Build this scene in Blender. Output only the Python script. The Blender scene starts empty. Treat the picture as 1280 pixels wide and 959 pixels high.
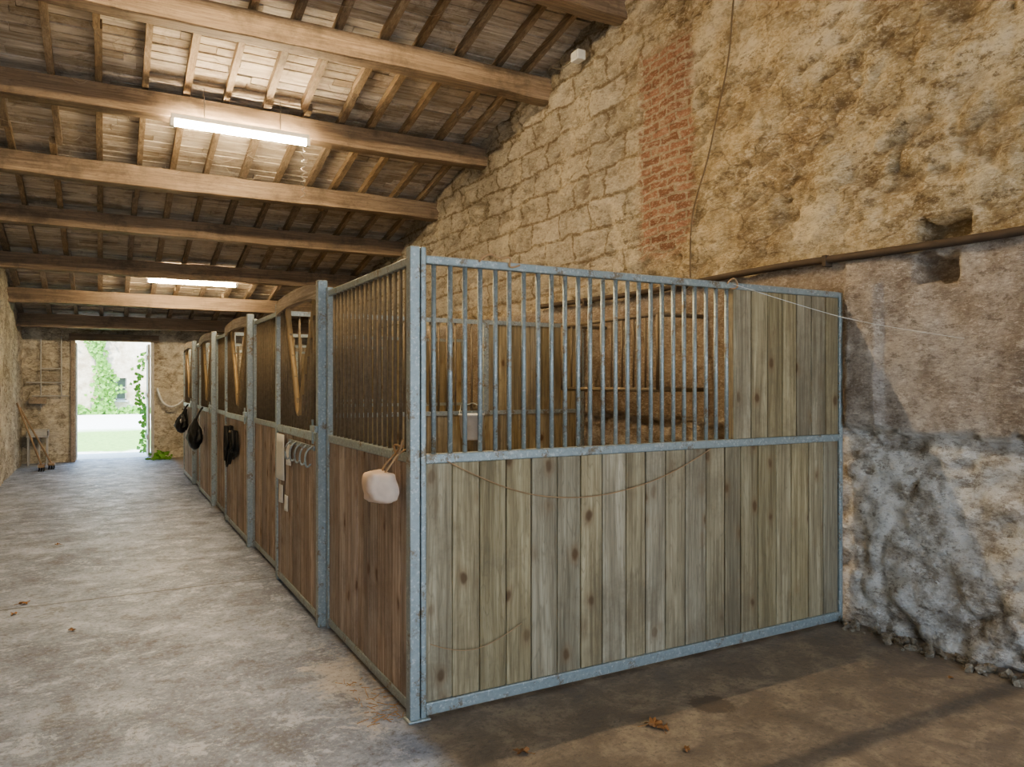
import bpy, bmesh, math, random
from mathutils import Vector, noise, Matrix
random.seed(7)
S = bpy.context.scene
COL = S.collection

# ---------------------------------------------------------------- node helpers
class M:
    def __init__(s, name, rough=0.8, metal=0.0):
        s.m = bpy.data.materials.new(name); s.m.use_nodes = True
        s.t = s.m.node_tree; s.b = s.t.nodes['Principled BSDF']
        s.b.inputs['Roughness'].default_value = rough
        s.b.inputs['Metallic'].default_value = metal
    def n(s, ty): return s.t.nodes.new(ty)
    def set(s, inp, v):
        if isinstance(v, bpy.types.NodeSocket): s.t.links.new(v, inp)
        else:
            if isinstance(v, (tuple, list)) and len(v) == 3 and inp.type == 'RGBA': v = (*v, 1)
            inp.default_value = v
    def co(s, kind='Object'): return s.n('ShaderNodeTexCoord').outputs[kind]
    def map(s, v, sc=(1,1,1), loc=(0,0,0)):
        n = s.n('ShaderNodeMapping'); s.set(n.inputs['Vector'], v)
        n.inputs['Scale'].default_value = sc; s.set(n.inputs['Location'], loc); return n.outputs[0]
    def noise(s, v, sc, det=4, ro=0.6, dist=0.0, out='Fac'):
        n = s.n('ShaderNodeTexNoise'); s.set(n.inputs['Vector'], v)
        n.inputs['Scale'].default_value = sc; n.inputs['Detail'].default_value = det
        n.inputs['Roughness'].default_value = ro; n.inputs['Distortion'].default_value = dist
        return n.outputs[out]
    def vor(s, v, sc, feat='F1', out='Distance'):
        n = s.n('ShaderNodeTexVoronoi'); n.feature = feat; s.set(n.inputs['Vector'], v)
        n.inputs['Scale'].default_value = sc; return n.outputs[out]
    def warp(s, v, sc, amt):
        c = s.noise(v, sc, 3, 0.6, 0, 'Color')
        a = s.n('ShaderNodeVectorMath'); a.operation = 'MULTIPLY_ADD'
        s.set(a.inputs[0], c); a.inputs[1].default_value = (amt, amt, amt); s.set(a.inputs[2], v); return a.outputs[0]
    def ramp(s, f, stops):
        n = s.n('ShaderNodeValToRGB'); s.set(n.inputs[0], f); e = n.color_ramp.elements
        while len(e) < len(stops): e.new(0.5)
        for i, (p, c) in enumerate(stops):
            e[i].position = p
            e[i].color = (c, c, c, 1) if not isinstance(c, (tuple, list)) else (*c, 1)
        return n.outputs[0]
    def mix(s, f, a, b, mode='MIX'):
        n = s.n('ShaderNodeMix'); n.data_type = 'RGBA'; n.blend_type = mode
        s.set(n.inputs[0], f); s.set(n.inputs[6], a); s.set(n.inputs[7], b); return n.outputs[2]
    def mth(s, op, a, b=0.0, c=0.0):
        n = s.n('ShaderNodeMath'); n.operation = op
        s.set(n.inputs[0], a); s.set(n.inputs[1], b); s.set(n.inputs[2], c); return n.outputs[0]
    def mul(s, a, b): return s.mth('MULTIPLY', a, b)
    def step(s, v, lo, hi):
        n = s.n('ShaderNodeMapRange'); n.interpolation_type = 'SMOOTHSTEP'
        s.set(n.inputs[0], v)
        if lo < hi: n.inputs[1].default_value = lo; n.inputs[2].default_value = hi
        else:
            n.inputs[1].default_value = hi; n.inputs[2].default_value = lo
            n.inputs[3].default_value = 1; n.inputs[4].default_value = 0
        return n.outputs[0]
    def sep(s, v):
        n = s.n('ShaderNodeSeparateXYZ'); s.set(n.inputs[0], v); return n.outputs
    def col(s, c): s.set(s.b.inputs['Base Color'], c)
    def bump(s, h, st=0.5, d=0.02):
        n = s.n('ShaderNodeBump'); n.inputs['Strength'].default_value = st
        n.inputs['Distance'].default_value = d; s.set(n.inputs['Height'], h)
        s.set(s.b.inputs['Normal'], n.outputs[0])

def plain(name, c, rough=0.6, metal=0.0, var=0.25, sc=12):
    m = M(name, rough, metal); o = m.co()
    m.col(m.mix(m.noise(o, sc, 3), tuple(x*(1-var) for x in c), tuple(min(1, x*(1+var)) for x in c)))
    return m.m

# ---- boards
def wood(name, dark, mid, light, axis='z', knots=True, rough=0.75, dirt=0.35, dirtcol=(0.06,0.045,0.03), var=0.4):
    m = M(name, rough); o = m.co()
    g = m.n('ShaderNodeNewGeometry').outputs['Random Per Island']
    cx = m.n('ShaderNodeCombineXYZ')
    m.set(cx.inputs[0], m.mul(g, 37.3)); m.set(cx.inputs[1], m.mul(g, 91.7)); m.set(cx.inputs[2], m.mul(g, 53.1))
    va = m.n('ShaderNodeVectorMath'); va.operation = 'ADD'; m.set(va.inputs[0], o); m.set(va.inputs[1], cx.outputs[0])
    v = va.outputs[0]
    def st(a, b):
        return {'z': (a, a, b), 'x': (b, a, a), 'y': (a, b, a)}[axis]
    grain = m.noise(m.map(v, st(46, 1.5)), 1.0, 5, 0.7, 0.5)
    broad = m.noise(m.map(v, st(9, 0.9)), 1.0, 3, 0.6, 0.3)
    rings = m.mth('FRACT', m.mul(broad, 13.0))
    rings = m.mth('ABSOLUTE', m.mth('SUBTRACT', rings, 0.5))
    c = m.ramp(m.mth('ADD', m.mul(grain, 0.65), m.mul(broad, 0.35)), [(0.34, dark), (0.5, mid), (0.64, light)])
    c = m.mix(m.mul(m.step(rings, 0.16, 0.0), 0.4), c, tuple(x*0.6 for x in mid))
    wn = m.n('ShaderNodeTexWhiteNoise'); wn.noise_dimensions = '1D'; m.set(wn.inputs['W'], m.mul(g, 999.0))
    hs = m.n('ShaderNodeHueSaturation'); m.set(hs.inputs['Color'], c)
    m.set(hs.inputs['Value'], m.mth('MULTIPLY_ADD', wn.outputs['Value'], var, 1-var/2))
    m.set(hs.inputs['Saturation'], m.mth('MULTIPLY_ADD', g, 0.3, 0.8)); c = hs.outputs[0]
    if knots:
        vn = m.n('ShaderNodeTexVoronoi'); m.set(vn.inputs['Vector'], m.map(m.warp(v, 5, 0.05), st(8.0, 4.6))); vn.inputs['Scale'].default_value = 1
        kv = vn.outputs['Distance']; gate = m.step(m.sep(vn.outputs['Color'])[0], 0.25, 0.6)
        c = m.mix(m.mul(gate, m.mul(m.step(kv, 0.40, 0.12), 0.5)), c, tuple(x*0.62 for x in (mid[0]*1.15, mid[1]*0.88, mid[2]*0.72)))
        c = m.mix(m.mul(gate, m.mul(m.step(kv, 0.20, 0.09), 0.85)), c, tuple(x*0.33 for x in (mid[0]*1.2, mid[1]*0.82, mid[2]*0.6)))
    d = m.noise(o, 1.6, 6, 0.78)
    c = m.mix(m.mul(m.step(d, 0.46, 0.66), dirt), c, dirtcol)
    m.col(c); m.bump(m.mth('ADD', grain, m.mul(rings, 0.3)), 0.4, 0.006)
    return m.m

W_SIDE = wood('treated_pine', (0.155,0.12,0.068), (0.32,0.26,0.155), (0.48,0.41,0.27), dirt=0.45, dirtcol=(0.165,0.128,0.08), var=0.30)
W_FRONT = wood('worn_pine', (0.18,0.135,0.11), (0.35,0.275,0.22), (0.56,0.47,0.40), dirt=0.45, dirtcol=(0.15,0.115,0.095))
W_DOOR = wood('brown_timber', (0.17,0.13,0.09), (0.34,0.27,0.2), (0.47,0.39,0.3), axis='y', knots=False)
W_BEAM = wood('old_beam', (0.13,0.088,0.055), (0.235,0.165,0.106), (0.33,0.243,0.16), axis='x', knots=False, dirt=0.5)
W_RAFT = wood('old_rafter', (0.15,0.105,0.062), (0.29,0.215,0.14), (0.42,0.335,0.235), axis='y', knots=False, dirt=0.4)

def roofboards():
    m = M('roof_boards', 0.9); o = m.co()
    g = m.n('ShaderNodeNewGeometry').outputs['Random Per Island']
    gr = m.noise(m.map(o, (2, 22, 22)), 1, 5, 0.7)
    c = m.ramp(gr, [(0.32, (0.31,0.245,0.175)), (0.5, (0.47,0.395,0.30)), (0.66, (0.63,0.56,0.46))])
    hs = m.n('ShaderNodeHueSaturation'); m.set(hs.inputs['Color'], c)
    m.set(hs.inputs['Value'], m.mth('MULTIPLY_ADD', g, 0.5, 0.77)); m.set(hs.inputs['Saturation'], m.mth('MULTIPLY_ADD', g, -0.4, 1.05)); c = hs.outputs[0]
    d = m.noise(o, 2.6, 6, 0.8, 0.5)
    c = m.mix(m.mul(m.step(d, 0.50, 0.64), 0.5), c, (0.18,0.13,0.085))
    d2 = m.noise(m.map(o, (1,1,1), (9,4,2)), 3.0, 6, 0.75)
    c = m.mix(m.mul(m.step(d2, 0.51, 0.65), 0.5), c, (0.68,0.62,0.54))
    m.col(c); m.bump(gr, 0.5, 0.01); return m.m
ROOFB = roofboards()

# ---- steel
def steel():
    m = M('galvanised_steel', 0.5, 0.4); o = m.co()
    c = m.mix(m.noise(o, 40, 3, 0.6), (0.24,0.28,0.28), (0.45,0.50,0.50))
    c = m.mix(m.step(m.noise(o, 9, 6, 0.8), 0.53, 0.64), c, (0.25,0.20,0.135))
    c = m.mix(m.mul(m.step(m.noise(o, 60, 3, 0.6), 0.57, 0.65), 0.6), c, (0.62,0.64,0.62))
    m.col(c); return m.m
STEEL = steel()
def dsteel():
    m = M('dusty_steel', 0.7, 0.3); o = m.co()
    c = m.mix(m.noise(o, 30, 4, 0.7), (0.12,0.09,0.062), (0.34,0.28,0.20))
    m.col(c); return m.m
DSTEEL = dsteel()

# ---- masonry (the geometric 'dep' attribute darkens the colour in the real recesses)
def masonry(name, right=False):
    m = M(name, 0.92); o = m.co(); x, y, z = m.sep(o)[:3]
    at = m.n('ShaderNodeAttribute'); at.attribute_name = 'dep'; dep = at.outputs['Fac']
    wob = m.mul(m.mth('SUBTRACT', m.noise(o, 1.8, 5, 0.7), 0.5), 0.5)
    zz = m.mth('ADD', z, wob)
    n1 = m.noise(o, 1.5, 6, 0.78)
    n2 = m.noise(m.map(o, (1,1,1.9), (5,3,8)), 6.5, 6, 0.82)
    n3 = m.noise(m.map(o, (1,1.0,2.4), (1,7,3)), 24, 4, 0.78)
    rough_area = m.step(m.noise(m.map(o, (1,1,1.6), (8,1,4)), 1.1, 3, 0.6), 0.38, 0.56)
    ov = m.warp(m.map(o, (1, 1, 1.7)), 2.6, 0.28)
    vc = m.n('ShaderNodeTexVoronoi'); vc.feature = 'F1'; m.set(vc.inputs['Vector'], ov); vc.inputs['Scale'].default_value = 3.0
    ve = m.vor(ov, 3.0, 'DISTANCE_TO_EDGE')
    crack = m.mul(m.step(m.mth('ADD', ve, m.mul(m.mth('SUBTRACT', n2, 0.5), 0.10)), 0.05, 0.0), m.step(n1, 0.57, 0.47))
    if right:
        up = m.ramp(n1, [(0.40, (0.36,0.27,0.16)), (0.48, (0.48,0.385,0.24)), (0.54, (0.57,0.48,0.325)), (0.61, (0.70,0.62,0.47))])
        lite, dark = (0.80,0.72,0.56), (0.19,0.135,0.08)
    else:
        up = m.ramp(n1, [(0.40, (0.42,0.365,0.27)), (0.48, (0.53,0.47,0.36)), (0.54, (0.63,0.57,0.45)), (0.61, (0.74,0.69,0.58))])
        lite, dark = (0.80,0.75,0.63), (0.25,0.20,0.14)
    tone = m.sep(vc.outputs['Color'])[0]
    hs = m.n('ShaderNodeHueSaturation'); m.set(hs.inputs['Color'], up); m.set(hs.inputs['Value'], m.mth('MULTIPLY_ADD', tone, 0.28, 0.86)); up = hs.outputs[0]
    ra = m.mth('MULTIPLY_ADD', rough_area, 0.55, 0.38)
    c = m.mix(m.mul(m.step(n2, 0.52, 0.60), m.mul(ra, 0.8)), up, lite)
    c = m.mix(m.mul(m.step(n2, 0.47, 0.40), m.mul(ra, 0.8)), c, dark)
    lz = None
    if right:
        br = m.n('ShaderNodeTexBrick'); cb = m.n('ShaderNodeCombineXYZ')
        m.set(cb.inputs[0], m.mth('ADD', y, m.mul(wob, 0.35))); m.set(cb.inputs[1], m.mth('ADD', z, m.mul(wob, 0.3)))
        m.set(br.inputs['Vector'], cb.outputs[0]); br.inputs['Scale'].default_value = 1.0
        br.inputs['Brick Width'].default_value = 0.58; br.inputs['Row Height'].default_value = 0.29
        br.inputs['Mortar Size'].default_value = 0.025; br.inputs['Mortar Smooth'].default_value = 0.7
        br.inputs['Color1'].default_value = (0.41,0.38,0.32,1); br.inputs['Color2'].default_value = (0.60,0.555,0.475,1)
        br.inputs['Mortar'].default_value = (0.21,0.165,0.11,1)
        st = m.mix(m.mul(m.step(n2, 0.53, 0.62), 0.4), br.outputs[0], (0.72,0.67,0.57))
        st = m.mix(m.mul(m.step(n2, 0.455, 0.39), 0.6), st, (0.21,0.165,0.11))
        st = m.mix(m.mul(m.step(n1, 0.53, 0.61), 0.5), st, c)
        zone = m.mul(m.step(m.mth('ADD', y, m.mul(wob, 4.0)), 4.9, 6.0), m.step(zz, 2.4, 2.7))
        c = m.mix(m.mul(zone, 0.85), c, st)
        c = m.mix(m.mul(m.mul(crack, 0.65), m.mth('SUBTRACT', 1.0, m.mul(zone, 0.6))), c, dark)
        cem = m.ramp(n1, [(0.40, (0.31,0.255,0.21)), (0.5, (0.44,0.38,0.325)), (0.58, (0.57,0.515,0.46))])
        cem = m.mix(m.mul(m.step(n2, 0.545, 0.61), 0.75), cem, (0.74,0.69,0.63))
        cem = m.mix(m.mul(m.step(n2, 0.455, 0.39), 0.65), cem, (0.22,0.175,0.14))
        zb = m.step(m.mth('ADD', z, m.mul(wob, 0.25)), 2.48, 2.40)
        c = m.mix(zb, c, cem)
        n4 = m.noise(m.map(o, (1,1,1.2), (3,6,1)), 3.6, 6, 0.8)
        low = m.ramp(n4, [(0.38, (0.46,0.41,0.345)), (0.46, (0.66,0.62,0.565)), (0.54, (0.83,0.81,0.77))])
        low = m.mix(m.mul(m.step(n2, 0.53, 0.58), 0.8), low, (0.92,0.905,0.88))
        low = m.mix(m.mul(m.step(n2, 0.455, 0.39), 0.7), low, (0.33,0.275,0.215))
        lz = m.step(m.mth('ADD', z, m.mul(wob, 0.5)), 1.34, 1.26)
        c = m.mix(lz, c, low)
        stall_dim = m.mul(m.step(y, 3.30, 3.40), m.step(zz, 2.45, 2.25))
        c = m.mix(m.mul(stall_dim, 0.6), c, m.mix(n2, (0.14,0.095,0.06), (0.40,0.30,0.20)))  # dimness of the stall interior, painted into the plaster as darker brown
        bk = m.n('ShaderNodeTexBrick'); m.set(bk.inputs['Vector'], cb.outputs[0]); bk.inputs['Scale'].default_value = 1.0
        bk.inputs['Brick Width'].default_value = 0.24; bk.inputs['Row Height'].default_value = 0.08
        bk.inputs['Mortar Size'].default_value = 0.013; bk.inputs['Mortar Smooth'].default_value = 0.2
        bk.inputs['Color1'].default_value = (0.25,0.11,0.07,1); bk.inputs['Color2'].default_value = (0.42,0.225,0.155,1)
        bk.inputs['Mortar'].default_value = (0.42,0.35,0.26,1)
        bc = m.mix(m.mul(m.step(n2, 0.53, 0.60), 0.7), bk.outputs[0], (0.50,0.41,0.30))
        bc = m.mix(m.mul(m.step(n2, 0.45, 0.40), 0.5), bc, (0.15,0.09,0.06))
        yw = m.mth('ADD', m.mth('ADD', y, m.mul(wob, 0.6)), m.mul(m.mth('SUBTRACT', n2, 0.5), 0.3))
        zn = m.mul(m.step(yw, 4.80, 4.90), m.step(yw, 5.60, 5.50))
        zn = m.mul(zn, m.mul(m.step(zz, 2.6, 2.9), m.step(zz, 4.75, 4.6)))
        c = m.mix(m.mul(zn, 0.92), c, bc)
    else:
        c = m.mix(m.mul(crack, 0.7), c, dark)
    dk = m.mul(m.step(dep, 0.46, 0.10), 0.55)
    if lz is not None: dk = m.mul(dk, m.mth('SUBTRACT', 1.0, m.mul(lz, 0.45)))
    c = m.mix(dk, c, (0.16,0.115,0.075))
    c = m.mix(m.mul(m.step(n3, 0.46, 0.39), 0.36), c, (0.20,0.15,0.105))
    c = m.mix(m.mul(m.step(n3, 0.54, 0.61), 0.32), c, (0.84,0.78,0.67))
    m.col(c)
    m.bump(m.mth('ADD', n2, m.mul(n3, 0.5)), 0.8, 0.055)
    return m.m
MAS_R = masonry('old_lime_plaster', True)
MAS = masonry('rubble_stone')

def floor_mat():
    m = M('worn_concrete', 0.6); o = m.co(); x, y, z = m.sep(o)[:3]
    n1 = m.noise(o, 1.1, 6, 0.78); n2 = m.noise(m.map(o,(1,1,1),(4,2,0)), 4, 6, 0.82, 0.3); n3 = m.noise(o, 34, 4, 0.75)
    c = m.ramp(n1, [(0.38, (0.19,0.22,0.30)), (0.5, (0.275,0.325,0.43)), (0.62, (0.395,0.455,0.575))])
    c = m.mix(m.mul(m.step(n2, 0.525, 0.60), 0.55), c, (0.16,0.155,0.155))
    c = m.mix(m.mul(m.step(n2, 0.465, 0.39), 0.65), c, (0.58,0.64,0.75))
    c = m.mix(m.mul(m.step(n3, 0.46, 0.39), 0.35), c, (0.58,0.63,0.71))
    br = m.ramp(n2, [(0.38, (0.17,0.13,0.09)), (0.5, (0.27,0.215,0.155)), (0.62, (0.42,0.35,0.26))])
    zx = m.step(m.mth('ADD', x, m.mul(m.mth('SUBTRACT', n1, 0.5), 0.35)), 1.22, 1.36)
    c = m.mix(m.mul(zx, 0.92), c, br)
    for jy in (6.35, 10.25, 14.1):
        j = m.step(m.mth('ABSOLUTE', m.mth('SUBTRACT', m.mth('ADD', y, m.mul(n2, 0.05)), jy)), 0.022, 0.005)
        c = m.mix(m.mul(j, 0.7), c, (0.09,0.085,0.08))
    dx = m.mth('SUBTRACT', x, 1.12); dy = m.mul(m.mth('SUBTRACT', y, 3.95), 0.3)
    rr = m.mth('ADD', m.mth('SQRT', m.mth('ADD', m.mul(dx, dx), m.mul(dy, dy))), m.mul(m.mth('SUBTRACT', n2, 0.5), 0.9))
    c = m.mix(m.mul(m.step(rr, 0.19, 0.04), 0.6), c, (0.58,0.53,0.47))
    dx = m.mth('SUBTRACT', x, 2.66); dy = m.mth('SUBTRACT', y, 2.77)
    rr = m.mth('ADD', m.mth('SQRT', m.mth('ADD', m.mul(dx, dx), m.mul(dy, dy))), m.mul(m.mth('SUBTRACT', n2, 0.5), 0.3))
    c = m.mix(m.mul(m.step(rr, 0.12, 0.09), 0.55), c, (0.1,0.075,0.055))
    c = m.mix(m.mul(m.step(n3, 0.54, 0.62), 0.5), c, (0.13,0.12,0.11))
    m.col(c)
    m.set(m.b.inputs['Roughness'], m.ramp(n2, [(0.36, 0.36), (0.64, 0.64)]))
    m.bump(m.mth('ADD', n2, m.mul(n3, 0.3)), 0.45, 0.02)
    return m.m
FLOOR = floor_mat()

def ground_mat():
    m = M('yard_ground', 0.95); o = m.co(); x, y, z = m.sep(o)[:3]
    n = m.noise(o, 1.2, 5, 0.7)
    yy = m.mth('ADD', y, m.mul(m.mth('SUBTRACT', n, 0.5), 3.0))
    grass = m.ramp(m.noise(o, 8, 5, 0.7), [(0.3, (0.10,0.21,0.035)), (0.7, (0.28,0.45,0.10))])
    grav = m.ramp(m.noise(o, 20, 4, 0.7), [(0.3, (0.48,0.46,0.41)), (0.7, (0.72,0.70,0.64))])
    zn = m.mul(m.step(yy, 19.8, 20.6), m.step(yy, 31, 28))
    zn2 = m.step(yy, 43, 46)
    c = m.mix(m.mth('MAXIMUM', zn, zn2), grav, grass)
    m.col(c); return m.m
GROUND = ground_mat()

# ---------------------------------------------------------------- mesh helpers
def obj(name, bm, mat, parent=None, smooth=False, bevel=0):
    me = bpy.data.meshes.new(name)
    bmesh.ops.recalc_face_normals(bm, faces=bm.faces)
    bm.to_mesh(me); bm.free()
    o = bpy.data.objects.new(name, me); COL.objects.link(o)
    if mat: me.materials.append(mat)
    if smooth:
        for p in me.polygons: p.use_smooth = True
    if bevel:
        b = o.modifiers.new('bevel', 'BEVEL'); b.width = bevel; b.segments = 2; b.limit_method = 'ANGLE'
    if parent: o.parent = parent
    return o
def empty(name):
    o = bpy.data.objects.new(name, None); COL.objects.link(o); o.empty_display_size = 0.2; return o
def box(bm, a, b):
    x0,y0,z0 = a; x1,y1,z1 = b
    v = [bm.verts.new(p) for p in ((x0,y0,z0),(x1,y0,z0),(x1,y1,z0),(x0,y1,z0),(x0,y0,z1),(x1,y0,z1),(x1,y1,z1),(x0,y1,z1))]
    for f in ((0,3,2,1),(4,5,6,7),(0,1,5,4),(1,2,6,5),(2,3,7,6),(3,0,4,7)): bm.faces.new([v[i] for i in f])
    return v
def prismX(bm, pts, x0, x1):
    a = [bm.verts.new((x0, p[0], p[1])) for p in pts]; b = [bm.verts.new((x1, p[0], p[1])) for p in pts]
    bm.faces.new(a); bm.faces.new(b[::-1]); n = len(pts)
    for i in range(n): bm.faces.new((a[i], b[i], b[(i+1)%n], a[(i+1)%n]))
def tube(bm, p0, p1, r, seg=10, r2=None):
    p0 = Vector(p0); p1 = Vector(p1); d = (p1-p0).normalized()
    u = d.orthogonal().normalized(); w = d.cross(u); r2 = r if r2 is None else r2
    A=[]; B=[]
    for i in range(seg):
        a = 2*math.pi*i/seg; k = u*math.cos(a)+w*math.sin(a)
        A.append(bm.verts.new(p0+k*r)); B.append(bm.verts.new(p1+k*r2))
    for i in range(seg): bm.faces.new((A[i],A[(i+1)%seg],B[(i+1)%seg],B[i]))
    bm.faces.new(A[::-1]); bm.faces.new(B)
def curve(name, pts, r, mat, parent=None, cyclic=False):
    cu = bpy.data.curves.new(name, 'CURVE'); cu.dimensions = '3D'; cu.bevel_depth = r; cu.bevel_resolution = 2; cu.resolution_u = 8
    sp = cu.splines.new('NURBS'); sp.points.add(len(pts)-1)
    for i, p in enumerate(pts): sp.points[i].co = (*p, 1)
    sp.order_u = 3; sp.use_endpoint_u = True; sp.use_cyclic_u = cyclic
    o = bpy.data.objects.new(name, cu); COL.objects.link(o); cu.materials.append(mat)
    if parent: o.parent = parent
    return o

def R(y): # underside of rafters
    return 4.88 - 0.224*(y-8.107) if y >= 1.0 else 6.472 + 0.224*(y-1.0)

XL, XR, YF, YB = -1.4, 4.42, 17.6, -4.5

# ---------------------------------------------------------------- rough walls
def relief(p, rough=1.0, big=1.0, hf=1.0):
    a = noise.fractal(p*1.1, 1.0, 2.0, 3)*0.03*big
    area = min(1, max(0, 0.6+1.4*noise.noise(Vector((p.x, p.y*1.2+5, p.z*1.8)))))
    rough = rough*(0.6+0.6*area)
    b = noise.fractal(Vector((p.x*3.4, p.y*3.0, p.z*6.0)), 0.75, 2.1, 5)*0.028*rough
    h = abs(noise.fractal(Vector((p.x*9, p.y*6, p.z*13)), 0.6, 2.2, 3))*0.022*rough*hf
    q = Vector((p.x*3.0, p.y*3.0, p.z*5.4)); q += noise.noise_vector(p*3)*0.6
    d = noise.voronoi(q)[0]
    e = d[1]-d[0]
    c = (min(e, 0.3)-0.3)*0.075*rough
    return a+b+c-h+0.01, 0.66 + (b+c-h)*9
def samples(segs):
    out = []
    for a, b, st in segs:
        n = max(1, int(round((b-a)/st)))
        out += [a+(b-a)*i/n for i in range(n)]
    out.append(segs[-1][1]); return out
def wall_grid(name, us, vs, place, mat, topf=None, flip=False):
    bm = bmesh.new(); lay = bm.verts.layers.float.new('dep'); rows = []
    for u in us:
        row = []
        zt = topf(u) if topf else 1.0
        for v in vs:
            p, d = place(u, v*zt); w = bm.verts.new(p); w[lay] = d; row.append(w)
        rows.append(row)
    for i in range(len(us)-1):
        for j in range(len(vs)-1):
            f = (rows[i][j], rows[i+1][j], rows[i+1][j+1], rows[i][j+1])
            bm.faces.new(f[::-1] if flip else f)
    me = bpy.data.meshes.new(name); bm.to_mesh(me); bm.free(); me.materials.append(mat)
    for p in me.polygons: p.use_smooth = True
    o = bpy.data.objects.new(name, me); COL.objects.link(o); return o

def placeR(y, z):
    p = Vector((4.4, y, z)); zw = z + 0.07*noise.noise(Vector((0, y*2.3, z*2.3)))+0.03*noise.noise(Vector((5, y*9, z*9)))
    hf = 1.0
    if zw < 1.29: rg, off, hf = 1.8, -0.02*max(0, (z-0.3)), 0.5
    elif zw < 2.44: rg, off = 0.40, 0.04
    else: rg, off = 1.35, 0.0
    if 4.87 < y < 5.53 and 2.8 < z < 4.65: rg = 0.45; off = -0.02
    r, d = relief(p, rg, 1.0, hf)
    r += off
    if (2.54 < y < 2.80 and 2.21 < z < 2.38): r -= 0.14; d = 0.32
    if (2.50 < y < 2.80 and 2.47 < z < 2.60): r -= 0.12; d = 0.1
    if 3.29 < y < 15: r = min(r, 0.045)
    if 3.03 < y < 3.27 and 1.33 < z < 2.26: r += 0.05
    return (XR - r, y, z), max(0, min(1, d))
ys = samples([(YB, 1.2, 0.2), (1.2, 3.5, 0.022), (3.5, 6.5, 0.028), (6.5, 10, 0.045), (10, YF+0.1, 0.12)])
vs = [i/220 for i in range(221)]
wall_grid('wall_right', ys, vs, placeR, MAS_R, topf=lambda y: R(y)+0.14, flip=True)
def placeL(y, z):
    r, d = relief(Vector((-1.4, y, z)), 1.0); return (XL + r*0.8 - 0.02, y, z), max(0, min(1, d))
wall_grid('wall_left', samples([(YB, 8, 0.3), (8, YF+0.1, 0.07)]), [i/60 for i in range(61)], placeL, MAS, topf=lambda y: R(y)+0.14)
DX0, DX1, DZ = -0.57, 0.93, 2.50
wl = empty('wall_far')
def placeF(x, z):
    r, d = relief(Vector((x*1.0, 18.3, z)), 1.1); return (x, YF - r*0.8, z), max(0, min(1, d))
def seg(nm, x0, x1, z0, z1, st=0.05):
    nx = max(1, int((x1-x0)/st)); nz = max(1, int((z1-z0)/st))
    o = wall_grid(nm, [x0+(x1-x0)*i/nx for i in range(nx+1)], [z0+(z1-z0)*i/nz for i in range(nz+1)], placeF, MAS)
    o.parent = wl
seg('masonry_left', XL-0.1, DX0, 0, R(YF)+0.14); seg('masonry_right', DX1, XR+0.1, 0, R(YF)+0.14); seg('masonry_lintel', DX0, DX1, DZ, R(YF)+0.14)
bm = bmesh.new()
box(bm, (DX0-0.25, YF+0.03, 0), (DX0, YF+0.5, 2.95)); box(bm, (DX1, YF+0.03, 0), (DX1+0.25, YF+0.5, 2.95)); box(bm, (DX0, YF+0.03, DZ), (DX1, YF+0.5, 2.95))
obj('jambs', bm, MAS, wl)
bm = bmesh.new(); box(bm, (DX0-0.05, YF-0.1, DZ-0.02), (DX1+0.1, YF+0.1, DZ+0.12)); obj('lintel_timber', bm, W_BEAM, wl)
wb = empty('wall_rear')
BX0, BX1, BZ = -1.2, 3.8, 3.5
def placeB(x, z):
    r, d = relief(Vector((x, -4, z)), 0.9); return (x, YB + r*0.8, z), max(0, min(1, d))
for nm, x0, x1, z0, z1 in (('m_left', XL-0.1, BX0, 0, 5.4), ('m_right', BX1, XR+0.1, 0, 5.4), ('m_top', BX0, BX1, BZ, 5.4)):
    nx = max(2, int((x1-x0)/0.2)); nz = int((z1-z0)/0.2)
    wall_grid(nm, [x0+(x1-x0)*i/nx for i in range(nx+1)], [z0+(z1-z0)*i/nz for i in range(nz+1)], placeB, MAS, flip=True).parent = wb

# ---------------------------------------------------------------- floor + yard
bm = bmesh.new(); box(bm, (XL-0.3, YB-0.3, -0.12), (XR+0.3, YF+0.45, 0)); obj('floor', bm, FLOOR)
bm = bmesh.new()
box(bm, (-40, YF+0.45, -0.3), (40, 75, -0.02)); box(bm, (-40, -40, -0.3), (40, YB-0.3, -0.02))
obj('yard_ground', bm, GROUND)

# ---------------------------------------------------------------- roof
ceil = empty('ceiling')
bm = bmesh.new(); w = 0.125; y = 1.0
while y < YF+0.6:
    x = XL-0.2-random.random()*1.5
    while x < XR+0.2:
        L = random.uniform(0.8, 2.2); dz = random.uniform(-0.008, 0.006)
        x0 = max(x, XL-0.25); x1 = min(x+L-0.006, XR+0.25)
        if x1 > x0:
            prismX(bm, [(y, R(y)+0.085+dz), (y+w-0.014, R(y+w-0.014)+0.085+dz), (y+w-0.014, R(y+w-0.014)+0.11), (y, R(y)+0.11)], x0, x1)
        x += L
    y += w
obj('roof_boarding', bm, ROOFB, ceil)
bm = bmesh.new()
prismX(bm, [(1.0, R(1)+0.112), (YF+0.8, R(YF+0.8)+0.112), (YF+0.8, R(YF+0.8)+0.2), (1.0, R(1)+0.2)], XL-0.5, XR+0.5)
prismX(bm, [(YB-0.5, R(YB-0.5)+0.085), (1.0, R(0.999)+0.085), (1.0, R(0.999)+0.2), (YB-0.5, R(YB-0.5)+0.2)], XL-0.5, XR+0.5)
obj('roof_deck', bm, ROOFB, ceil)
bm = bmesh.new(); x = XL+0.02
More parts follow.
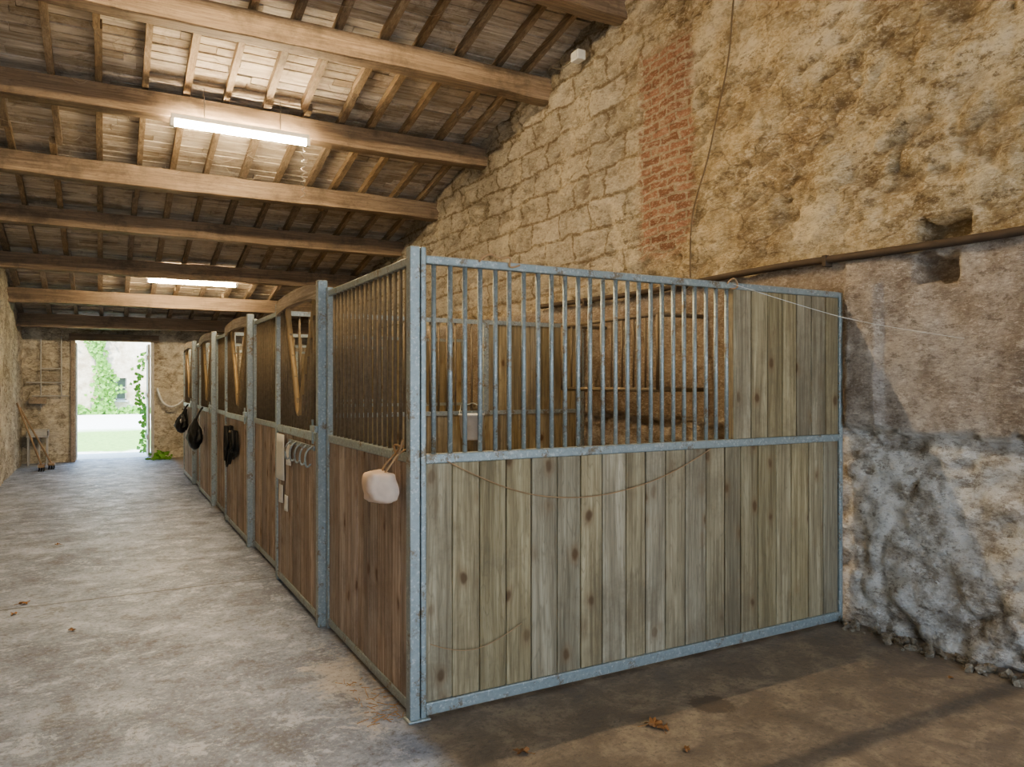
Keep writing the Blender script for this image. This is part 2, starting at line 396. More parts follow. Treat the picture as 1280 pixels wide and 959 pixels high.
while x < XR-0.05:
    y0 = 1.0
    while y0 < YF+0.4:
        y1 = min(y0+random.uniform(2.8, 4.2), YF+0.5); j = random.uniform(-0.035, 0.035); ww = random.uniform(0.06, 0.085)
        v = box(bm, (x+j, y0, 0), (x+j+ww, y1, 0.088)); k = random.uniform(-0.03, 0.03)
        for q in v:
            q.co.z += R(q.co.y)
            if q.co.y > y0+0.1: q.co.x += k
        y0 = y1
    x += 0.425
obj('rafters', bm, W_RAFT, ceil)
# old cobweb strands sagging under the boards
WEB = plain('dusty_cobweb', (0.42, 0.37, 0.30), 0.9)
bm = bmesh.new()
for i in range(90):
    yy = random.uniform(5.5, 14); xx = random.uniform(-1.2, 4.0); L = random.uniform(0.15, 0.45); sg = random.uniform(0.05, 0.2)
    p = None
    for k in range(7):
        t = k/6; q = Vector((xx+L*t, yy+0.1*math.sin(i+t), R(yy)+0.02-sg*4*t*(1-t)))
        if p is not None: tube(bm, p, q, 0.0018, 4)
        p = q
obj('cobweb_strands', bm, WEB, ceil)

def beam(y, zt=None, h=0.25, w=0.2):
    zt = R(y) if zt is None else zt
    bm = bmesh.new(); n = 40; rings = []
    for i in range(n+1):
        x = XL-0.05+(XR+0.1-XL)*i/n
        dy = noise.noise(Vector((x*0.6, y, 1)))*0.03; dz = noise.noise(Vector((x*0.5, y, 7)))*0.03
        sec = [(-w/2, -h), (-w/2+0.02, -h-0.008), (w/2-0.02, -h-0.008), (w/2, -h+0.015), (w/2, -0.01), (-w/2, -0.01), (-w/2-0.004, -h/2)]
        rings.append([bm.verts.new((x, y+dy+a+noise.noise(Vector((x*3, a*9, b*9+y)))*0.01, zt+dz*(1 if b < -0.05 else 0)+b+noise.noise(Vector((x*3+9, a*9, b*9+y)))*0.01)) for a, b in sec])
    for i in range(n):
        for j in range(7): bm.faces.new((rings[i][j], rings[i+1][j], rings[i+1][(j+1)%7], rings[i][(j+1)%7]))
    bm.faces.new(rings[0]); bm.faces.new(rings[-1][::-1])
    return obj('roof_beam', bm, W_BEAM)
for y in (3.0, 4.35, 5.85, 7.27, 8.85, 10.5, 12.0, 13.71, 15.34, 16.77): beam(y)
beam(0.9, h=0.3)

# ---------------------------------------------------------------- fluorescent lights
def emis(name, c, s):
    m = M(name); m.set(m.b.inputs['Emission Color'], (*c, 1)); m.b.inputs['Emission Strength'].default_value = s
    m.col(m.mix(m.noise(m.co(), 5), c, (1, 1, 1))); return m.m
TUBE = emis('fluorescent_tube_glow', (1.0, 0.79, 0.51), 240)
TUBE_N = emis('fluorescent_tube_glow_bright', (1.0, 0.77, 0.47), 450)
WHITE = plain('white_enamel', (0.7, 0.7, 0.68), 0.4)
CABLE = plain('cable_grey', (0.25, 0.23, 0.2), 0.7)
for (yy, zz, tm) in ((8.62, 4.36, TUBE), (13.85, 3.33, TUBE), (4.9, 5.2, TUBE_N)):
    e = empty('fluorescent_light')
    bm = bmesh.new(); tube(bm, (0.66, yy, zz), (2.03, yy, zz), 0.03, 12); obj('tube', bm, tm, e)
    bm = bmesh.new(); box(bm, (0.62, yy-0.03, zz+0.045), (2.07, yy+0.03, zz+0.10)); box(bm, (0.61, yy-0.035, zz-0.035), (0.655, yy+0.035, zz+0.05)); box(bm, (2.035, yy-0.035, zz-0.035), (2.08, yy+0.035, zz+0.05))
    obj('housing', bm, WHITE, e, bevel=0.008)
    bm = bmesh.new()
    zt = R(yy)+0.02
    tube(bm, (0.95, yy, zz+0.09), (0.95, yy, zt), 0.006); tube(bm, (1.75, yy, zz+0.09), (1.75, yy, zt), 0.006); obj('hangers', bm, CABLE, e)
pts = [(2.0, 8.6, 4.30)]
for i in range(26): pts.append((2.0+0.03*math.sin(i*1.7), 8.6+0.03*math.cos(i*1.3), 4.28-0.022*i))
curve('dangling_wire', pts, 0.004, CABLE)
# small white box high on the wall by the roof edge
e = empty('junction_box')
bm = bmesh.new(); box(bm, (4.27, 6.36, 4.95), (4.37, 6.50, 5.05)); obj('case', bm, WHITE, e, bevel=0.01)
bm = bmesh.new(); box(bm, (4.262, 6.38, 4.965), (4.27, 6.48, 5.035)); obj('lid', bm, WHITE, e, bevel=0.003)
curve('lead', [(4.32, 6.50, 5.0), (4.31, 6.7, 4.96), (4.32, 6.9, 5.05), (4.36, 7.05, 5.1)], 0.006, CABLE, e)

# ---------------------------------------------------------------- stalls
def stiles(bm, y0, y1, x0, x1, z0, z1, w=0.125, along='y'):
    L = (y1-y0) if along == 'y' else (x1-x0); n = max(1, round(L/w)); s = L/n
    if along == 'y': box(bm, ((x0+x1)/2-0.004, y0, z0), ((x0+x1)/2+0.004, y1, z1))
    else: box(bm, (x0, (y0+y1)/2-0.004, z0), (x1, (y0+y1)/2+0.004, z1))
    ed = [0.0]+[i*s+random.uniform(-0.07, 0.07)*s for i in range(1, n)]+[L]
    for i in range(n):
        j = random.uniform(-0.002, 0.002); g = random.uniform(0.002, 0.0045)
        if along == 'y': box(bm, (x0+j, y0+ed[i]+g, z0), (x1+j, y0+ed[i+1]-g, z1))
        else: box(bm, (x0+ed[i]+g, y0+j, z0), (x0+ed[i+1]-g, y1+j, z1))

FX = 1.303
BRASSY = plain('rusty_tube', (0.38, 0.28, 0.16), 0.5, 0.3)
def hpanel_front(par, y0, y1, tag):
    bm = bmesh.new()
    for a, b in ((0.02, 0.07), (1.215, 1.265), (2.17, 2.21)): box(bm, (FX-0.02, y0, a), (FX+0.02, y1, b))
    for yy in (y0, y1-0.045): box(bm, (FX-0.025, yy, 0), (FX+0.015, yy+0.045, 2.23))
    obj('frame_'+tag, bm, STEEL, par, bevel=0.006)
    bm = bmesh.new(); stiles(bm, y0+0.045, y1-0.045, FX-0.014, FX+0.014, 0.07, 1.215); obj('boards_'+tag, bm, W_FRONT, par, bevel=0.004)
    bm = bmesh.new(); n = int((y1-y0-0.09)/0.085)
    for i in range(1, n+1):
        yy = y0+0.045+(y1-y0-0.09)*i/(n+1); tube(bm, (FX, yy, 1.26), (FX, yy, 2.18), 0.0105, 8)
    obj('bars_'+tag, bm, DSTEEL, par, smooth=True)

def arch(y, y0, y1): 
    t = (y-y0)/(y1-y0); return 2.245 + 0.045*math.sin(math.pi*min(1, max(0, t)))**0.5
def hdoor(par, y0, y1):
    X0 = FX-0.045
    bm = bmesh.new()
    box(bm, (X0-0.03, y0, 0.0), (X0+0.035, y0+0.06, 2.28)); box(bm, (X0-0.025, y1-0.055, 0.0), (X0+0.035, y1, 2.25))
    for a, b in ((0.03, 0.08), (1.21, 1.27)): box(bm, (X0-0.02, y0+0.06, a), (X0+0.025, y1-0.055, b))
    obj('door_frame', bm, STEEL, par, bevel=0.006)
    bm = bmesh.new(); n = 24; A=[]
    a0, a1 = y0+0.05, y1-0.045
    for i in range(n+1):
        yy = a0+(a1-a0)*i/n; zt = arch(yy, a0, a1); zb = zt-0.10
        A.append([bm.verts.new(p) for p in ((X0-0.026, yy, zb), (X0-0.026, yy, zt), (X0+0.03, yy, zt), (X0+0.03, yy, zb))])
    for i in range(n):
        for j in range(4): bm.faces.new((A[i][j], A[i+1][j], A[i+1][(j+1)%4], A[i][(j+1)%4]))
    bm.faces.new(A[0]); bm.faces.new(A[-1][::-1]); obj('door_arched_head', bm, W_DOOR, par)
    bm = bmesh.new(); stiles(bm, y0+0.06, y1-0.055, X0-0.012, X0+0.014, 0.08, 1.21); obj('door_boards', bm, W_FRONT, par, bevel=0.004)
    W = y1-y0; va, vb, vm = y0+0.13*W, y0+0.74*W, y0+0.46*W
    zt = 2.18; zb = 1.38
    def vz(yy):
        if yy < va or yy > vb: return None
        t = (vm-yy)/(vm-va) if yy < vm else (yy-vm)/(vb-vm)
        return zb+(zt-zb)*t
    bm = bmesh.new(); n = int((W-0.12)/0.085)
    for i in range(1, n+1):
        yy = y0+0.06+(W-0.12)*i/(n+1); q = vz(yy); top = q if q is not None else arch(yy, a0, a1)-0.09
        tube(bm, (X0, yy, 1.265), (X0, yy, top), 0.0105, 8)
    obj('door_bars', bm, DSTEEL, par, smooth=True)
    P = [(X0, va, zt+0.03), (X0, va+0.03, zt-0.12), (X0, vm-0.12, zb+0.22), (X0, vm-0.05, zb+0.02), (X0, vm, zb-0.01), (X0, vm+0.05, zb+0.02), (X0, vm+0.12, zb+0.22), (X0, vb-0.03, zt-0.12), (X0, vb, zt+0.03)]
    curve('door_v_yoke', P, 0.021, BRASSY, par)
    bm = bmesh.new(); box(bm, (X0-0.05, y0+0.01, 1.28), (X0-0.03, y0+0.14, 1.32)); tube(bm, (X0-0.04, y0+0.1, 1.2), (X0-0.04, y0+0.1, 1.36), 0.008); obj('door_latch', bm, STEEL, par)

def partition(par, y, tag='partition', x1=4.36):
    bm = bmesh.new()
    for a, b in ((0.02, 0.07), (1.30, 1.34), (2.17, 2.21)): box(bm, (FX+0.03, y-0.02, a), (x1, y+0.02, b))
    box(bm, (x1-0.04, y-0.021, 0), (x1, y+0.021, 2.21)); box(bm, (FX+0.03, y-0.021, 0), (FX+0.07, y+0.021, 2.21))
    box(bm, (3.2, y-0.021, 1.3), (3.25, y+0.021, 2.21))
    obj(tag+'_frame', bm, STEEL, par)
    bm = bmesh.new(); stiles(bm, y-0.013, y+0.013, FX+0.07, x1-0.04, 0.07, 1.30, along='x'); obj(tag+'_boards', bm, W_SIDE, par)
    bm = bmesh.new()
    stiles(bm, y-0.013, y+0.013, 3.25, x1-0.04, 1.34, 2.17, along='x'); obj(tag+'_upper_boards', bm, W_SIDE, par)
    bm = bmesh.new(); n = 21
    for i in range(1, n+1):
        x = FX+0.07+(3.25-FX-0.07)*i/(n+1); tube(bm, (x, y, 1.34), (x, y, 2.18), 0.0105, 8)
    obj(tag+'_bars', bm, DSTEEL, par, smooth=True)

stalls = [(3.32, 4.87, 6.28, 6.40), (6.40, 7.60, 9.20, 9.32), (9.32, 10.35, 11.85, 11.97), (11.97, 12.75, 14.3, 14.4)]
SO = []
for i, (a, d, b, b2) in enumerate(stalls):
    e = empty('horse_stall'); SO.append(e)
    hpanel_front(e, a+(0.0 if i == 0 else 0.02), d-0.005, 'front'); hdoor(e, d, b); partition(e, b2)
    bm = bmesh.new(); box(bm, (FX-0.03, b+0.004, 0), (FX+0.03, b2+0.015, 2.23)); obj('end_post', bm, STEEL, e, bevel=0.006)

e = SO[0]; PY = 3.318; PX0, PX1 = 1.318, 4.345
PXI = PX0+0.027
bm = bmesh.new()
box(bm, (PX0, PY-0.028, 0), (PXI, PY+0.022, 2.25)); box(bm, (PX1-0.035, PY-0.025, 0.0), (PX1, PY+0.02, 2.21))
box(bm, (PXI, PY-0.025, 0.015), (PX1-0.035, PY+0.02, 0.075))
box(bm, (PXI, PY-0.025, 1.215), (PX1-0.035, PY+0.02, 1.262))
box(bm, (PXI, PY-0.025, 2.172), (PX1-0.035, PY+0.02, 2.212))
box(bm, (1.262, PY-0.03, 0), (1.313, PY+0.03, 2.25))
box(bm, (1.25, PY-0.045, 0), (PX0+0.045, PY+0.04, 0.012))
obj('side_frame', bm, STEEL, e, bevel=0.006)
bm = bmesh.new(); stiles(bm, PY-0.014, PY+0.014, PXI, PX1-0.035, 0.075, 1.215, w=0.148, along='x'); obj('side_boards', bm, W_SIDE, e, bevel=0.005)
bm = bmesh.new(); stiles(bm, PY-0.014, PY+0.014, 3.375, PX1-0.035, 1.262, 2.172, w=0.13, along='x'); obj('side_upper_boards', bm, W_SIDE, e, bevel=0.005)
bm = bmesh.new(); box(bm, (3.345, PY-0.02, 1.262), (3.375, PY+0.016, 2.172)); obj('side_upper_batten', bm, W_SIDE, e)
bm = bmesh.new(); n = 24
for i in range(n):
    x = PXI+0.05+(3.345-PXI-0.09)*i/(n-1); x += random.uniform(-0.003, 0.003)
    tube(bm, (x, PY, 1.26), (x, PY, 2.175), 0.0125, 12)
obj('side_bars', bm, STEEL, e, smooth=True)

# ---------------------------------------------------------------- things on the stalls
ROPE = plain('baling_twine', (0.42, 0.27, 0.15), 0.9)
SALT = plain('salt_block_mat', (0.68, 0.53, 0.42), 0.7, var=0.22, sc=14)
BLK = plain('black_leather', (0.012, 0.012, 0.013), 0.5, var=0.4)
PAPER = plain('white_paper', (0.72, 0.71, 0.67), 0.8, var=0.05)
e = empty('salt_lick')
bm = bmesh.new(); bmesh.ops.create_cube(bm, size=1.0)
bmesh.ops.subdivide_edges(bm, edges=bm.edges[:], cuts=9, use_grid_fill=True)
for v in bm.verts:
    d = v.co.normalized()*0.60; c = v.co.lerp(d, 0.66)
    t = 1.0 - 0.22*max(0, c.z+0.1)
    c = Vector((c.x*0.14*t, c.y*0.185*t, c.z*0.145))
    c *= 1+0.22*noise.noise(c*12+Vector((3,1,2)))+0.06*noise.noise(c*45)
    v.co = c + Vector((1.175, 3.47, 1.10))
obj('block', bm, SALT, e, smooth=True)
curve('string', [(1.175, 3.47, 1.12), (1.18, 3.46, 1.19), (1.24, 3.45, 1.25), (1.275, 3.45, 1.29), (1.31, 3.45, 1.30)], 0.005, ROPE, e)
curve('string_b', [(1.175, 3.44, 1.15), (1.20, 3.40, 1.20), (1.25, 3.41, 1.27), (1.33, 3.43, 1.29)], 0.005, ROPE, e)
curve('string_c', [(1.275, 3.45, 1.29), (1.25, 3.50, 1.31), (1.262, 3.47, 1.24), (1.24, 3.42, 1.22), (1.26, 3.38, 1.33)], 0.006, ROPE, e)
y = PY-0.035
curve('draped_twine', [(1.45, y, 1.225), (1.65, y, 1.12), (1.95, y, 1.015), (2.3, y, 0.985), (2.65, y, 1.03), (2.95, y, 1.12), (3.15, y, 1.215)], 0.003, ROPE)
curve('hanging_string', [(3.33, y, 2.20), (3.7, 3.1, 2.07), (4.0, 2.85, 1.95), (4.36, 2.5, 1.86)], 0.002, PAPER)
curve('scratch_twine', [(1.36, y, 0.36), (1.5, y, 0.29), (1.7, y, 0.30), (1.86, y, 0.38)], 0.002, ROPE)
curve('twine_knot', [(1.62, y, 2.20), (1.66, y-0.01, 2.25), (1.74, y, 2.22), (1.80, y-0.01, 2.24), (1.78, y, 2.17), (1.85, y, 2.20)], 0.005, ROPE)
curve('twine_knot', [(3.28, y, 2.20), (3.31, y-0.01, 2.24), (3.36, y, 2.22), (3.36, y-0.01, 2.17), (3.30, y, 2.17)], 0.005, ROPE)

XD = FX-0.045-0.02
e = empty('halter_hook_rack')
bm = bmesh.new(); box(bm, (XD-0.012, 4.98, 1.15), (XD, 5.75, 1.18)); obj('rail', bm, STEEL, e)
for i in range(5):
    yy = 5.03+0.155*i
    curve('hook_%d' % i, [(XD-0.01, yy, 1.17), (XD-0.04, yy, 1.16), (XD-0.06, yy, 1.10), (XD-0.05, yy, 1.04), (XD-0.03, yy, 1.04), (XD-0.02, yy, 1.06)], 0.007, STEEL, e)
for (ya, yb, za, zb) in ((5.93, 6.2, 0.84, 1.2), (5.98, 6.1, 0.66, 0.80), (5.80, 5.9, 0.62, 0.74), (5.70, 5.84, 0.98, 1.14)):
    bm = bmesh.new(); n = 5; g = [[bm.verts.new((XD-0.004-0.012*math.sin(i/n*2.6)*(1-j/n*0.6), ya+(yb-ya)*i/n, za+(zb-za)*j/n)) for j in range(n+1)] for i in range(n+1)]
    for i in range(n):
        for j in range(n): bm.faces.new((g[i][j], g[i+1][j], g[i+1][j+1], g[i][j+1]))
    o = obj('paper_notice', bm, PAPER, None, smooth=True); o.modifiers.new('t', 'SOLIDIFY').thickness = 0.002
def bridle(yc, zt, L, n=7, w=0.13):
    e = empty('hanging_bridle')
    tubeb = bmesh.new(); tube(tubeb, (XD, yc, zt), (XD-0.09, yc, zt+0.02), 0.012); obj('peg', tubeb, DSTEEL, e)
    for i in range(n):
        a = yc+random.uniform(-0.03, 0.03); l = L*random.uniform(0.5, 1); ww = w*random.uniform(0.3, 1); x = XD-0.02-0.008*i
        curve('strap_%d' % i, [(x, a-0.01, zt+0.02), (x, a-ww*0.6, zt-l*0.3), (x, a-ww, zt-l*0.75), (x-0.01, a-ww*0.3, zt-l), (x, a+ww*0.5, zt-l*0.9), (x, a+ww*0.9, zt-l*0.5), (x, a+0.02, zt+0.02)], 0.012, BLK, e)
bridle(8.55, 1.12, 0.46, 9, 0.15); bridle(8.25, 1.08, 0.30, 6, 0.11)
bridle(13.6, 1.15, 0.42, 5, 0.14)
def bag(yc, zc, sy, sz):
    e = empty('black_tack_bag')
    bm = bmesh.new(); bmesh.ops.create_icosphere(bm, subdivisions=4, radius=1)
    for v in bm.verts:
        c = v.co.copy(); t = (1-c.z)/2
        k = 0.45+0.65*math.sin(min(1, t*1.1)*math.pi*0.62)
        f = 1+0.3*noise.noise(c*2.2)+0.14*noise.noise(Vector((c.x*7, c.y*7, c.z*2)))
        v.co = Vector((c.x*0.09*k*f + XD-0.13, c.y*sy*k*f+yc, c.z*sz+zc))
    obj('body', bm, BLK, e, smooth=True)
    curve('strap', [(XD-0.12, yc-0.05, zc+sz*0.9), (XD-0.06, yc, zc+sz+0.12), (XD-0.02, yc+0.02, zc+sz+0.15), (XD-0.06, yc+0.05, zc+sz+0.1), (XD-0.12, yc+0.08, zc+sz*0.85)], 0.012, BLK, e)
bag(11.15, 0.90, 0.24, 0.22); bag(13.2, 0.95, 0.16, 0.16)

e = empty('hanging_bucket')
bm = bmesh.new(); prof = [(0.001,0),(0.085,0),(0.095,0.02),(0.115,0.22),(0.122,0.225),(0.122,0.24),(0.108,0.24),(0.09,0.03),(0.001,0.03)]
bx, by, bz = 2.98, 6.2, 1.08; sgs = 24; rings = []
for r, z in prof: rings.append([bm.verts.new((bx+r*math.cos(2*math.pi*k/sgs), by+r*math.sin(2*math.pi*k/sgs), bz+z)) for k in range(sgs)])
for i in range(len(prof)-1):
    for k in range(sgs): bm.faces.new((rings[i][k], rings[i][(k+1)%sgs], rings[i+1][(k+1)%sgs], rings[i+1][k]))
obj('pail', bm, WHITE, e, smooth=True)
curve('handle', [(bx-0.12, by, bz+0.23), (bx-0.08, by+0.05, bz+0.36), (bx, by+0.17, bz+0.30), (bx+0.08, by+0.05, bz+0.36), (bx+0.12, by, bz+0.23)], 0.005, STEEL, e)
e = empty('hay_rack')
bm = bmesh.new()
for z in (1.55, 2.15): tube(bm, (3.85, 4.6, z), (3.85, 6.0, z), 0.018)
for yy in (4.6, 6.0):
    for z in (1.55, 2.15): tube(bm, (3.85, yy, z), (4.36, yy, z), 0.018)
    tube(bm, (3.85, yy, 1.55), (3.85, yy, 2.15), 0.018)
for i in range(1, 9): tube(bm, (3.85, 4.6+0.155*i, 1.55), (3.85, 4.6+0.155*i, 2.15), 0.009)
obj('tubes', bm, DSTEEL, e, smooth=True)
PIPE = plain('rusty_pipe', (0.10, 0.075, 0.055), 0.8, 0.2)
e = empty('wall_pipe')
curve('pipe', [(4.335, y_, 2.435+0.015*math.sin(y_*2)+ (y_-2)*0.004) for y_ in (0.5,1.2,1.8,2.4,3.0,3.6,4.2,4.8,5.4,6.2,7.2)], 0.026, PIPE, e)
bm = bmesh.new()
for yy in (1.9, 3.4, 4.9, 6.3): box(bm, (4.305, yy, 2.40), (4.43, yy+0.03, 2.475))
obj('clips', bm, PIPE, e)
WIRE = plain('dusty_wire', (0.20, 0.145, 0.09), 0.8)
curve('wall_cable', [(4.38, 4.28, 4.85), (4.37, 4.32, 4.6), (4.38, 4.36, 4.2), (4.37, 4.50, 3.75), (4.38, 4.60, 3.45), (4.38, 4.78, 3.1), (4.38, 4.82, 2.8), (4.37, 4.8, 2.5)], 0.007, WIRE)

bm = bmesh.new()
for i in range(110):
    yy = random.uniform(1.6, 3.25); x = 4.34-abs(random.gauss(0, 0.07)); r = random.uniform(0.008, 0.035)
    ret = bmesh.ops.create_icosphere(bm, subdivisions=1, radius=r, matrix=Matrix.Translation((x, yy, r*0.5)))
    for v in ret['verts']: v.co += Vector((random.uniform(-1,1), random.uniform(-1,1), random.uniform(-1,1)))*r*0.3
obj('fallen_plaster_rubble', bm, MAS)
bm = bmesh.new()
for i in range(60):
    yy = random.uniform(3.35, 3.9); x = random.uniform(1.1, 1.28); a = random.uniform(0, 6.3); L = random.uniform(0.02, 0.07)
    tube(bm, (x, yy, 0.004), (x+math.cos(a)*L, yy+math.sin(a)*L, 0.006), 0.0018, 4)
obj('straw_litter', bm, ROPE)

LEAF = plain('dry_leaf_mat', (0.30, 0.16, 0.07), 0.8)
def leaf(x, y, s, a, sd):
    bm = bmesh.new(); random.seed(sd); lobes = 5; c = bm.verts.new((0, 0, 0.012)); ring = []
    for i in range(30):
        t = 2*math.pi*i/30; r = s*(0.55+0.4*abs(math.cos(lobes*t/2)))*(1+0.1*math.sin(9*t)); z = 0.004+0.5*s*abs(math.sin(t*1.5+sd))*random.uniform(0.5, 1)
        ring.append(bm.verts.new((r*math.cos(t), 0.75*r*math.sin(t), z)))
    for i in range(30): bm.faces.new((c, ring[i], ring[(i+1)%30]))
    tube(bm, (0, 0, 0.012), (-s*1.5, s*0.3, 0.006), 0.0018, 5)
    o = obj('dry_leaf', bm, LEAF); o.location = (x, y, 0.0); o.rotation_euler = (0, 0, a)
for i, (x, y, s) in enumerate(((2.255, 2.722, 0.055), (2.269, 2.676, 0.04), (1.582, 2.791, 0.04), (2.224, 2.466, 0.025), (-0.181, 5.575, 0.03), (-0.506, 6.414, 0.04), (-0.545, 6.159, 0.03), (-0.4, 8.61, 0.03), (4.02, 2.38, 0.02))):
    leaf(x, y, s, i*1.3, i+3)
random.seed(11)

# ---------------------------------------------------------------- far end objects
GPIPE = plain('grey_pipe', (0.45, 0.44, 0.42), 0.5)
e = empty('utility_sink')
bm = bmesh.new()
x0, x1, y0, y1 = -1.32, -0.95, 17.05, 17.45
box(bm, (x0, y0, 0.55), (x1, y1, 0.58)); box(bm, (x0, y0, 0.58), (x0+0.03, y1, 0.68)); box(bm, (x1-0.03, y0, 0.58), (x1, y1, 0.68)); box(bm, (x0, y0, 0.58), (x1, y0+0.03, 0.68)); box(bm, (x0, y1-0.03, 0.58), (x1, y1, 0.7))
obj('basin', bm, GPIPE, e, bevel=0.01)
bm = bmesh.new()
for xx in (x0+0.03, x1-0.03):
    for yy in (y0+0.04, y1-0.04): tube(bm, (xx, yy, 0), (xx, yy, 0.56), 0.012)
tube(bm, (-1.12, 17.35, 0), (-1.12, 17.35, 0.56), 0.02)
tube(bm, (-1.12, 17.5, 1.02), (-1.12, 17.3, 1.02), 0.012)
obj('legs_and_tap', bm, GPIPE, e)
e = empty('wall_plumbing')
bm = bmesh.new(); yp = 17.5
tube(bm, (-1.25, yp, 1.35), (-0.62, yp, 1.35), 0.014); tube(bm, (-0.75, yp, 1.35), (-0.75, yp, 2.55), 0.014); tube(bm, (-1.1, yp, 1.1), (-1.1, yp, 2.5), 0.012); tube(bm, (-1.1, yp, 1.9), (-0.75, yp, 1.9), 0.012)
tube(bm, (-1.35, yp, 1.62), (-0.7, yp, 1.62), 0.014)
obj('pipes', bm, GPIPE, e)
bm = bmesh.new(); box(bm, (-1.3, yp-0.1, 1.2), (-1.0, yp+0.03, 1.32)); obj('shelf_box', bm, W_DOOR, e)
HAND = plain('broom_handle', (0.30, 0.21, 0.13), 0.7)
for k, (fx, fy, tx, ty, tz) in enumerate(((-0.86, 16.4, -1.37, 16.55, 1.15), (-1.0, 16.1, -1.37, 16.0, 1.25))):
    e = empty('stable_broom')
    bm = bmesh.new(); tube(bm, (fx, fy, 0.09), (tx, ty, tz), 0.016); obj('handle', bm, HAND, e)
    bm = bmesh.new(); box(bm, (fx-0.05, fy-0.16, 0.07), (fx+0.05, fy+0.16, 0.11)); obj('head', bm, HAND, e)
    bm = bmesh.new()
    for i in range(12):
        for j in range(3): tube(bm, (fx-0.035+0.035*j, fy-0.145+0.026*i, 0.075), (fx-0.04+0.04*j, fy-0.155+0.028*i, 0.0), 0.008, 5)
    obj('bristles', bm, BLK, e)
e = empty('door_1')
bm = bmesh.new(); box(bm, (DX0-0.02, YF-0.06, 0), (DX0+0.06, YF+0.08, DZ)); box(bm, (DX0+0.03, YF+0.1, 0.02), (DX0+0.075, YF+0.9, DZ-0.06)); obj('dark_frame_and_leaf', bm, W_DOOR, e)
bm = bmesh.new(); box(bm, (DX1-0.05, YF-0.04, 0), (DX1+0.01, YF+0.08, DZ))
for i in range(6): box(bm, (DX1-0.10, YF+0.08+i*0.12, 0.03), (DX1-0.06, YF+0.195+i*0.12, DZ-0.06))
for z in (0.4, 1.3, 2.1): box(bm, (DX1-0.125, YF+0.08, z), (DX1-0.10, YF+0.78, z+0.1))
obj('pale_leaf', bm, GPIPE, e)
curve('water_hose', [(1.0, 17.45, 1.5), (1.05, 17.4, 1.25), (1.2, 17.4, 1.1), (1.4, 17.4, 1.12), (1.55, 17.42, 1.3)], 0.02, WHITE)

# ---------------------------------------------------------------- outside
bm = bmesh.new(); WY = 46.0
e = empty('garden_wall')
wx0, wx1, wz0, wz1 = 0.1, 1.1, 0.7, 2.0
for (a, b, c, d) in ((-25, wx0, 0, 8), (wx1, 25, 0, 8), (wx0, wx1, 0, wz0), (wx0, wx1, wz1, 8)):
    box(bm, (a, WY, c-0.1), (b, WY+0.5, d))
mm = M('sunny_limestone', 0.9); o_ = mm.co(); n_ = mm.noise(o_, 1.5, 5, 0.7)
mm.col(mm.ramp(n_, [(0.36, (0.36,0.28,0.19)), (0.5, (0.55,0.46,0.34)), (0.64, (0.70,0.62,0.50))]))
obj('masonry', bm, mm.m, e)
bm = bmesh.new(); box(bm, (wx0-0.1, WY-0.06, wz0-0.12), (wx1+0.1, WY+0.2, wz0))
for xx in (wx0, (wx0+wx1)/2-0.03, wx1-0.06): box(bm, (xx, WY+0.2, wz0), (xx+0.06, WY+0.27, wz1))
for zz in (wz0, 1.35, wz1-0.06): box(bm, (wx0, WY+0.2, zz), (wx1, WY+0.27, zz+0.06))
obj('window_frame', bm, GPIPE, e)
GLASS = plain('dark_glass', (0.08, 0.11, 0.08), 0.15)
bm = bmesh.new(); box(bm, (wx0, WY+0.23, wz0), (wx1, WY+0.24, wz1)); obj('window_pane', bm, GLASS, e)
IVY = plain('ivy_leaves_mat', (0.14, 0.31, 0.045), 0.6, var=0.5, sc=4)
def foliage(name, n, f, s):
    bm = bmesh.new()
    for i in range(n):
        c = f(); sz = s*random.uniform(0.6, 1.3)
        q = Matrix.Rotation(random.uniform(0, 6.28), 3, 'Y') @ Matrix.Rotation(random.uniform(-0.9, 0.9), 3, 'X')
        ps = [(-0.5,0,0), (-0.25,0.08,0.4), (0,0,0.75), (0.25,0.08,0.4), (0.5,0,0), (0,-0.05,-0.45)]
        bm.faces.new([bm.verts.new(Vector(c)+q@(Vector(p)*sz)) for p in ps])
    return obj(name, bm, IVY)
def f1():
    z = random.uniform(0.1, 5.0); w = 0.1+0.22*abs(math.sin(z*1.1)); return (-0.15+0.3*math.sin(z*1.1)+random.gauss(0, w), WY-0.3-random.random()*0.2, z)
foliage('climbing_ivy', 750, f1, 0.2)
def f2(): return (random.uniform(-6, 8), WY-random.uniform(1.2, 1.9), abs(random.gauss(0, 0.15)))
foliage('low_shrubs', 1500, f2, 0.2)
def f3():
    z = random.uniform(0.02, 2.35); return (0.74+random.gauss(0, 0.05)+0.08*math.sin(z*3), YF+1.15+random.gauss(0, 0.08), z)
foliage('door_creeper', 130, f3, 0.08)
def f4(): return (1.05+random.gauss(0, 0.1), 17.3+random.gauss(0, 0.08), abs(random.gauss(0, 0.07)))
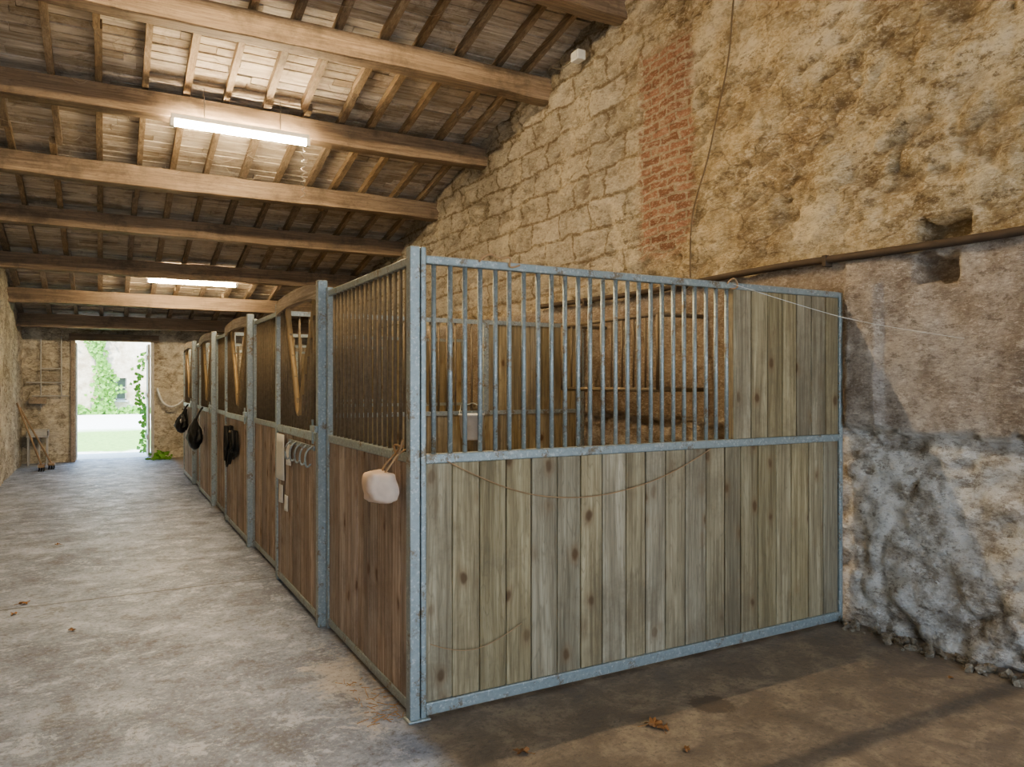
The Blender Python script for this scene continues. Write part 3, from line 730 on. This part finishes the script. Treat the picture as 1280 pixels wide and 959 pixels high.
foliage('weed_tuft', 90, f4, 0.07)

# ---------------------------------------------------------------- light
W = bpy.data.worlds.new('sky'); S.world = W; W.use_nodes = True
bg = W.node_tree.nodes['Background']
tc = W.node_tree.nodes.new('ShaderNodeTexCoord'); sx = W.node_tree.nodes.new('ShaderNodeSeparateXYZ'); rp = W.node_tree.nodes.new('ShaderNodeValToRGB')
W.node_tree.links.new(tc.outputs['Generated'], sx.inputs[0]); W.node_tree.links.new(sx.outputs[2], rp.inputs[0]); W.node_tree.links.new(rp.outputs[0], bg.inputs[0])
rp.color_ramp.elements[0].color = (0.68, 0.83, 1.0, 1); rp.color_ramp.elements[1].color = (0.35, 0.6, 1.0, 1)
bg.inputs[1].default_value = 6.0
sl = bpy.data.lights.new('sun', 'SUN'); sl.energy = 16; sl.angle = 0.01; sl.color = (1.0, 0.95, 0.86)
so = bpy.data.objects.new('sun', sl); COL.objects.link(so)
so.rotation_euler = Vector((0.45, 0.5, -1.1)).to_track_quat('-Z', 'Y').to_euler()
def portal(name, loc, d, sx_, sy_):
    l = bpy.data.lights.new(name, 'AREA'); l.shape = 'RECTANGLE'; l.size = sx_; l.size_y = sy_; l.cycles.is_portal = True
    o = bpy.data.objects.new(name, l); COL.objects.link(o); o.location = loc; o.rotation_euler = (math.radians(90 if d > 0 else -90), 0, 0)
portal('portal_rear', ((BX0+BX1)/2, YB-0.02, BZ/2), 1, BX1-BX0, BZ)
portal('portal_far', ((DX0+DX1)/2, YF+0.5, DZ/2), -1, DX1-DX0, DZ)

# ---------------------------------------------------------------- camera
cd = bpy.data.cameras.new('camera'); cd.sensor_width = 36; cd.lens = 36*928/1280; cd.clip_start = 0.05; cd.clip_end = 300
c = bpy.data.objects.new('camera', cd); COL.objects.link(c)
c.location = (0, 0, 1.6); c.rotation_euler = (math.radians(90), 0, -math.atan2(0.4818, 0.8763))
S.camera = c
S.view_settings.view_transform = 'AgX'
S.view_settings.look = 'AgX - Medium High Contrast'
S.view_settings.exposure = 0.18
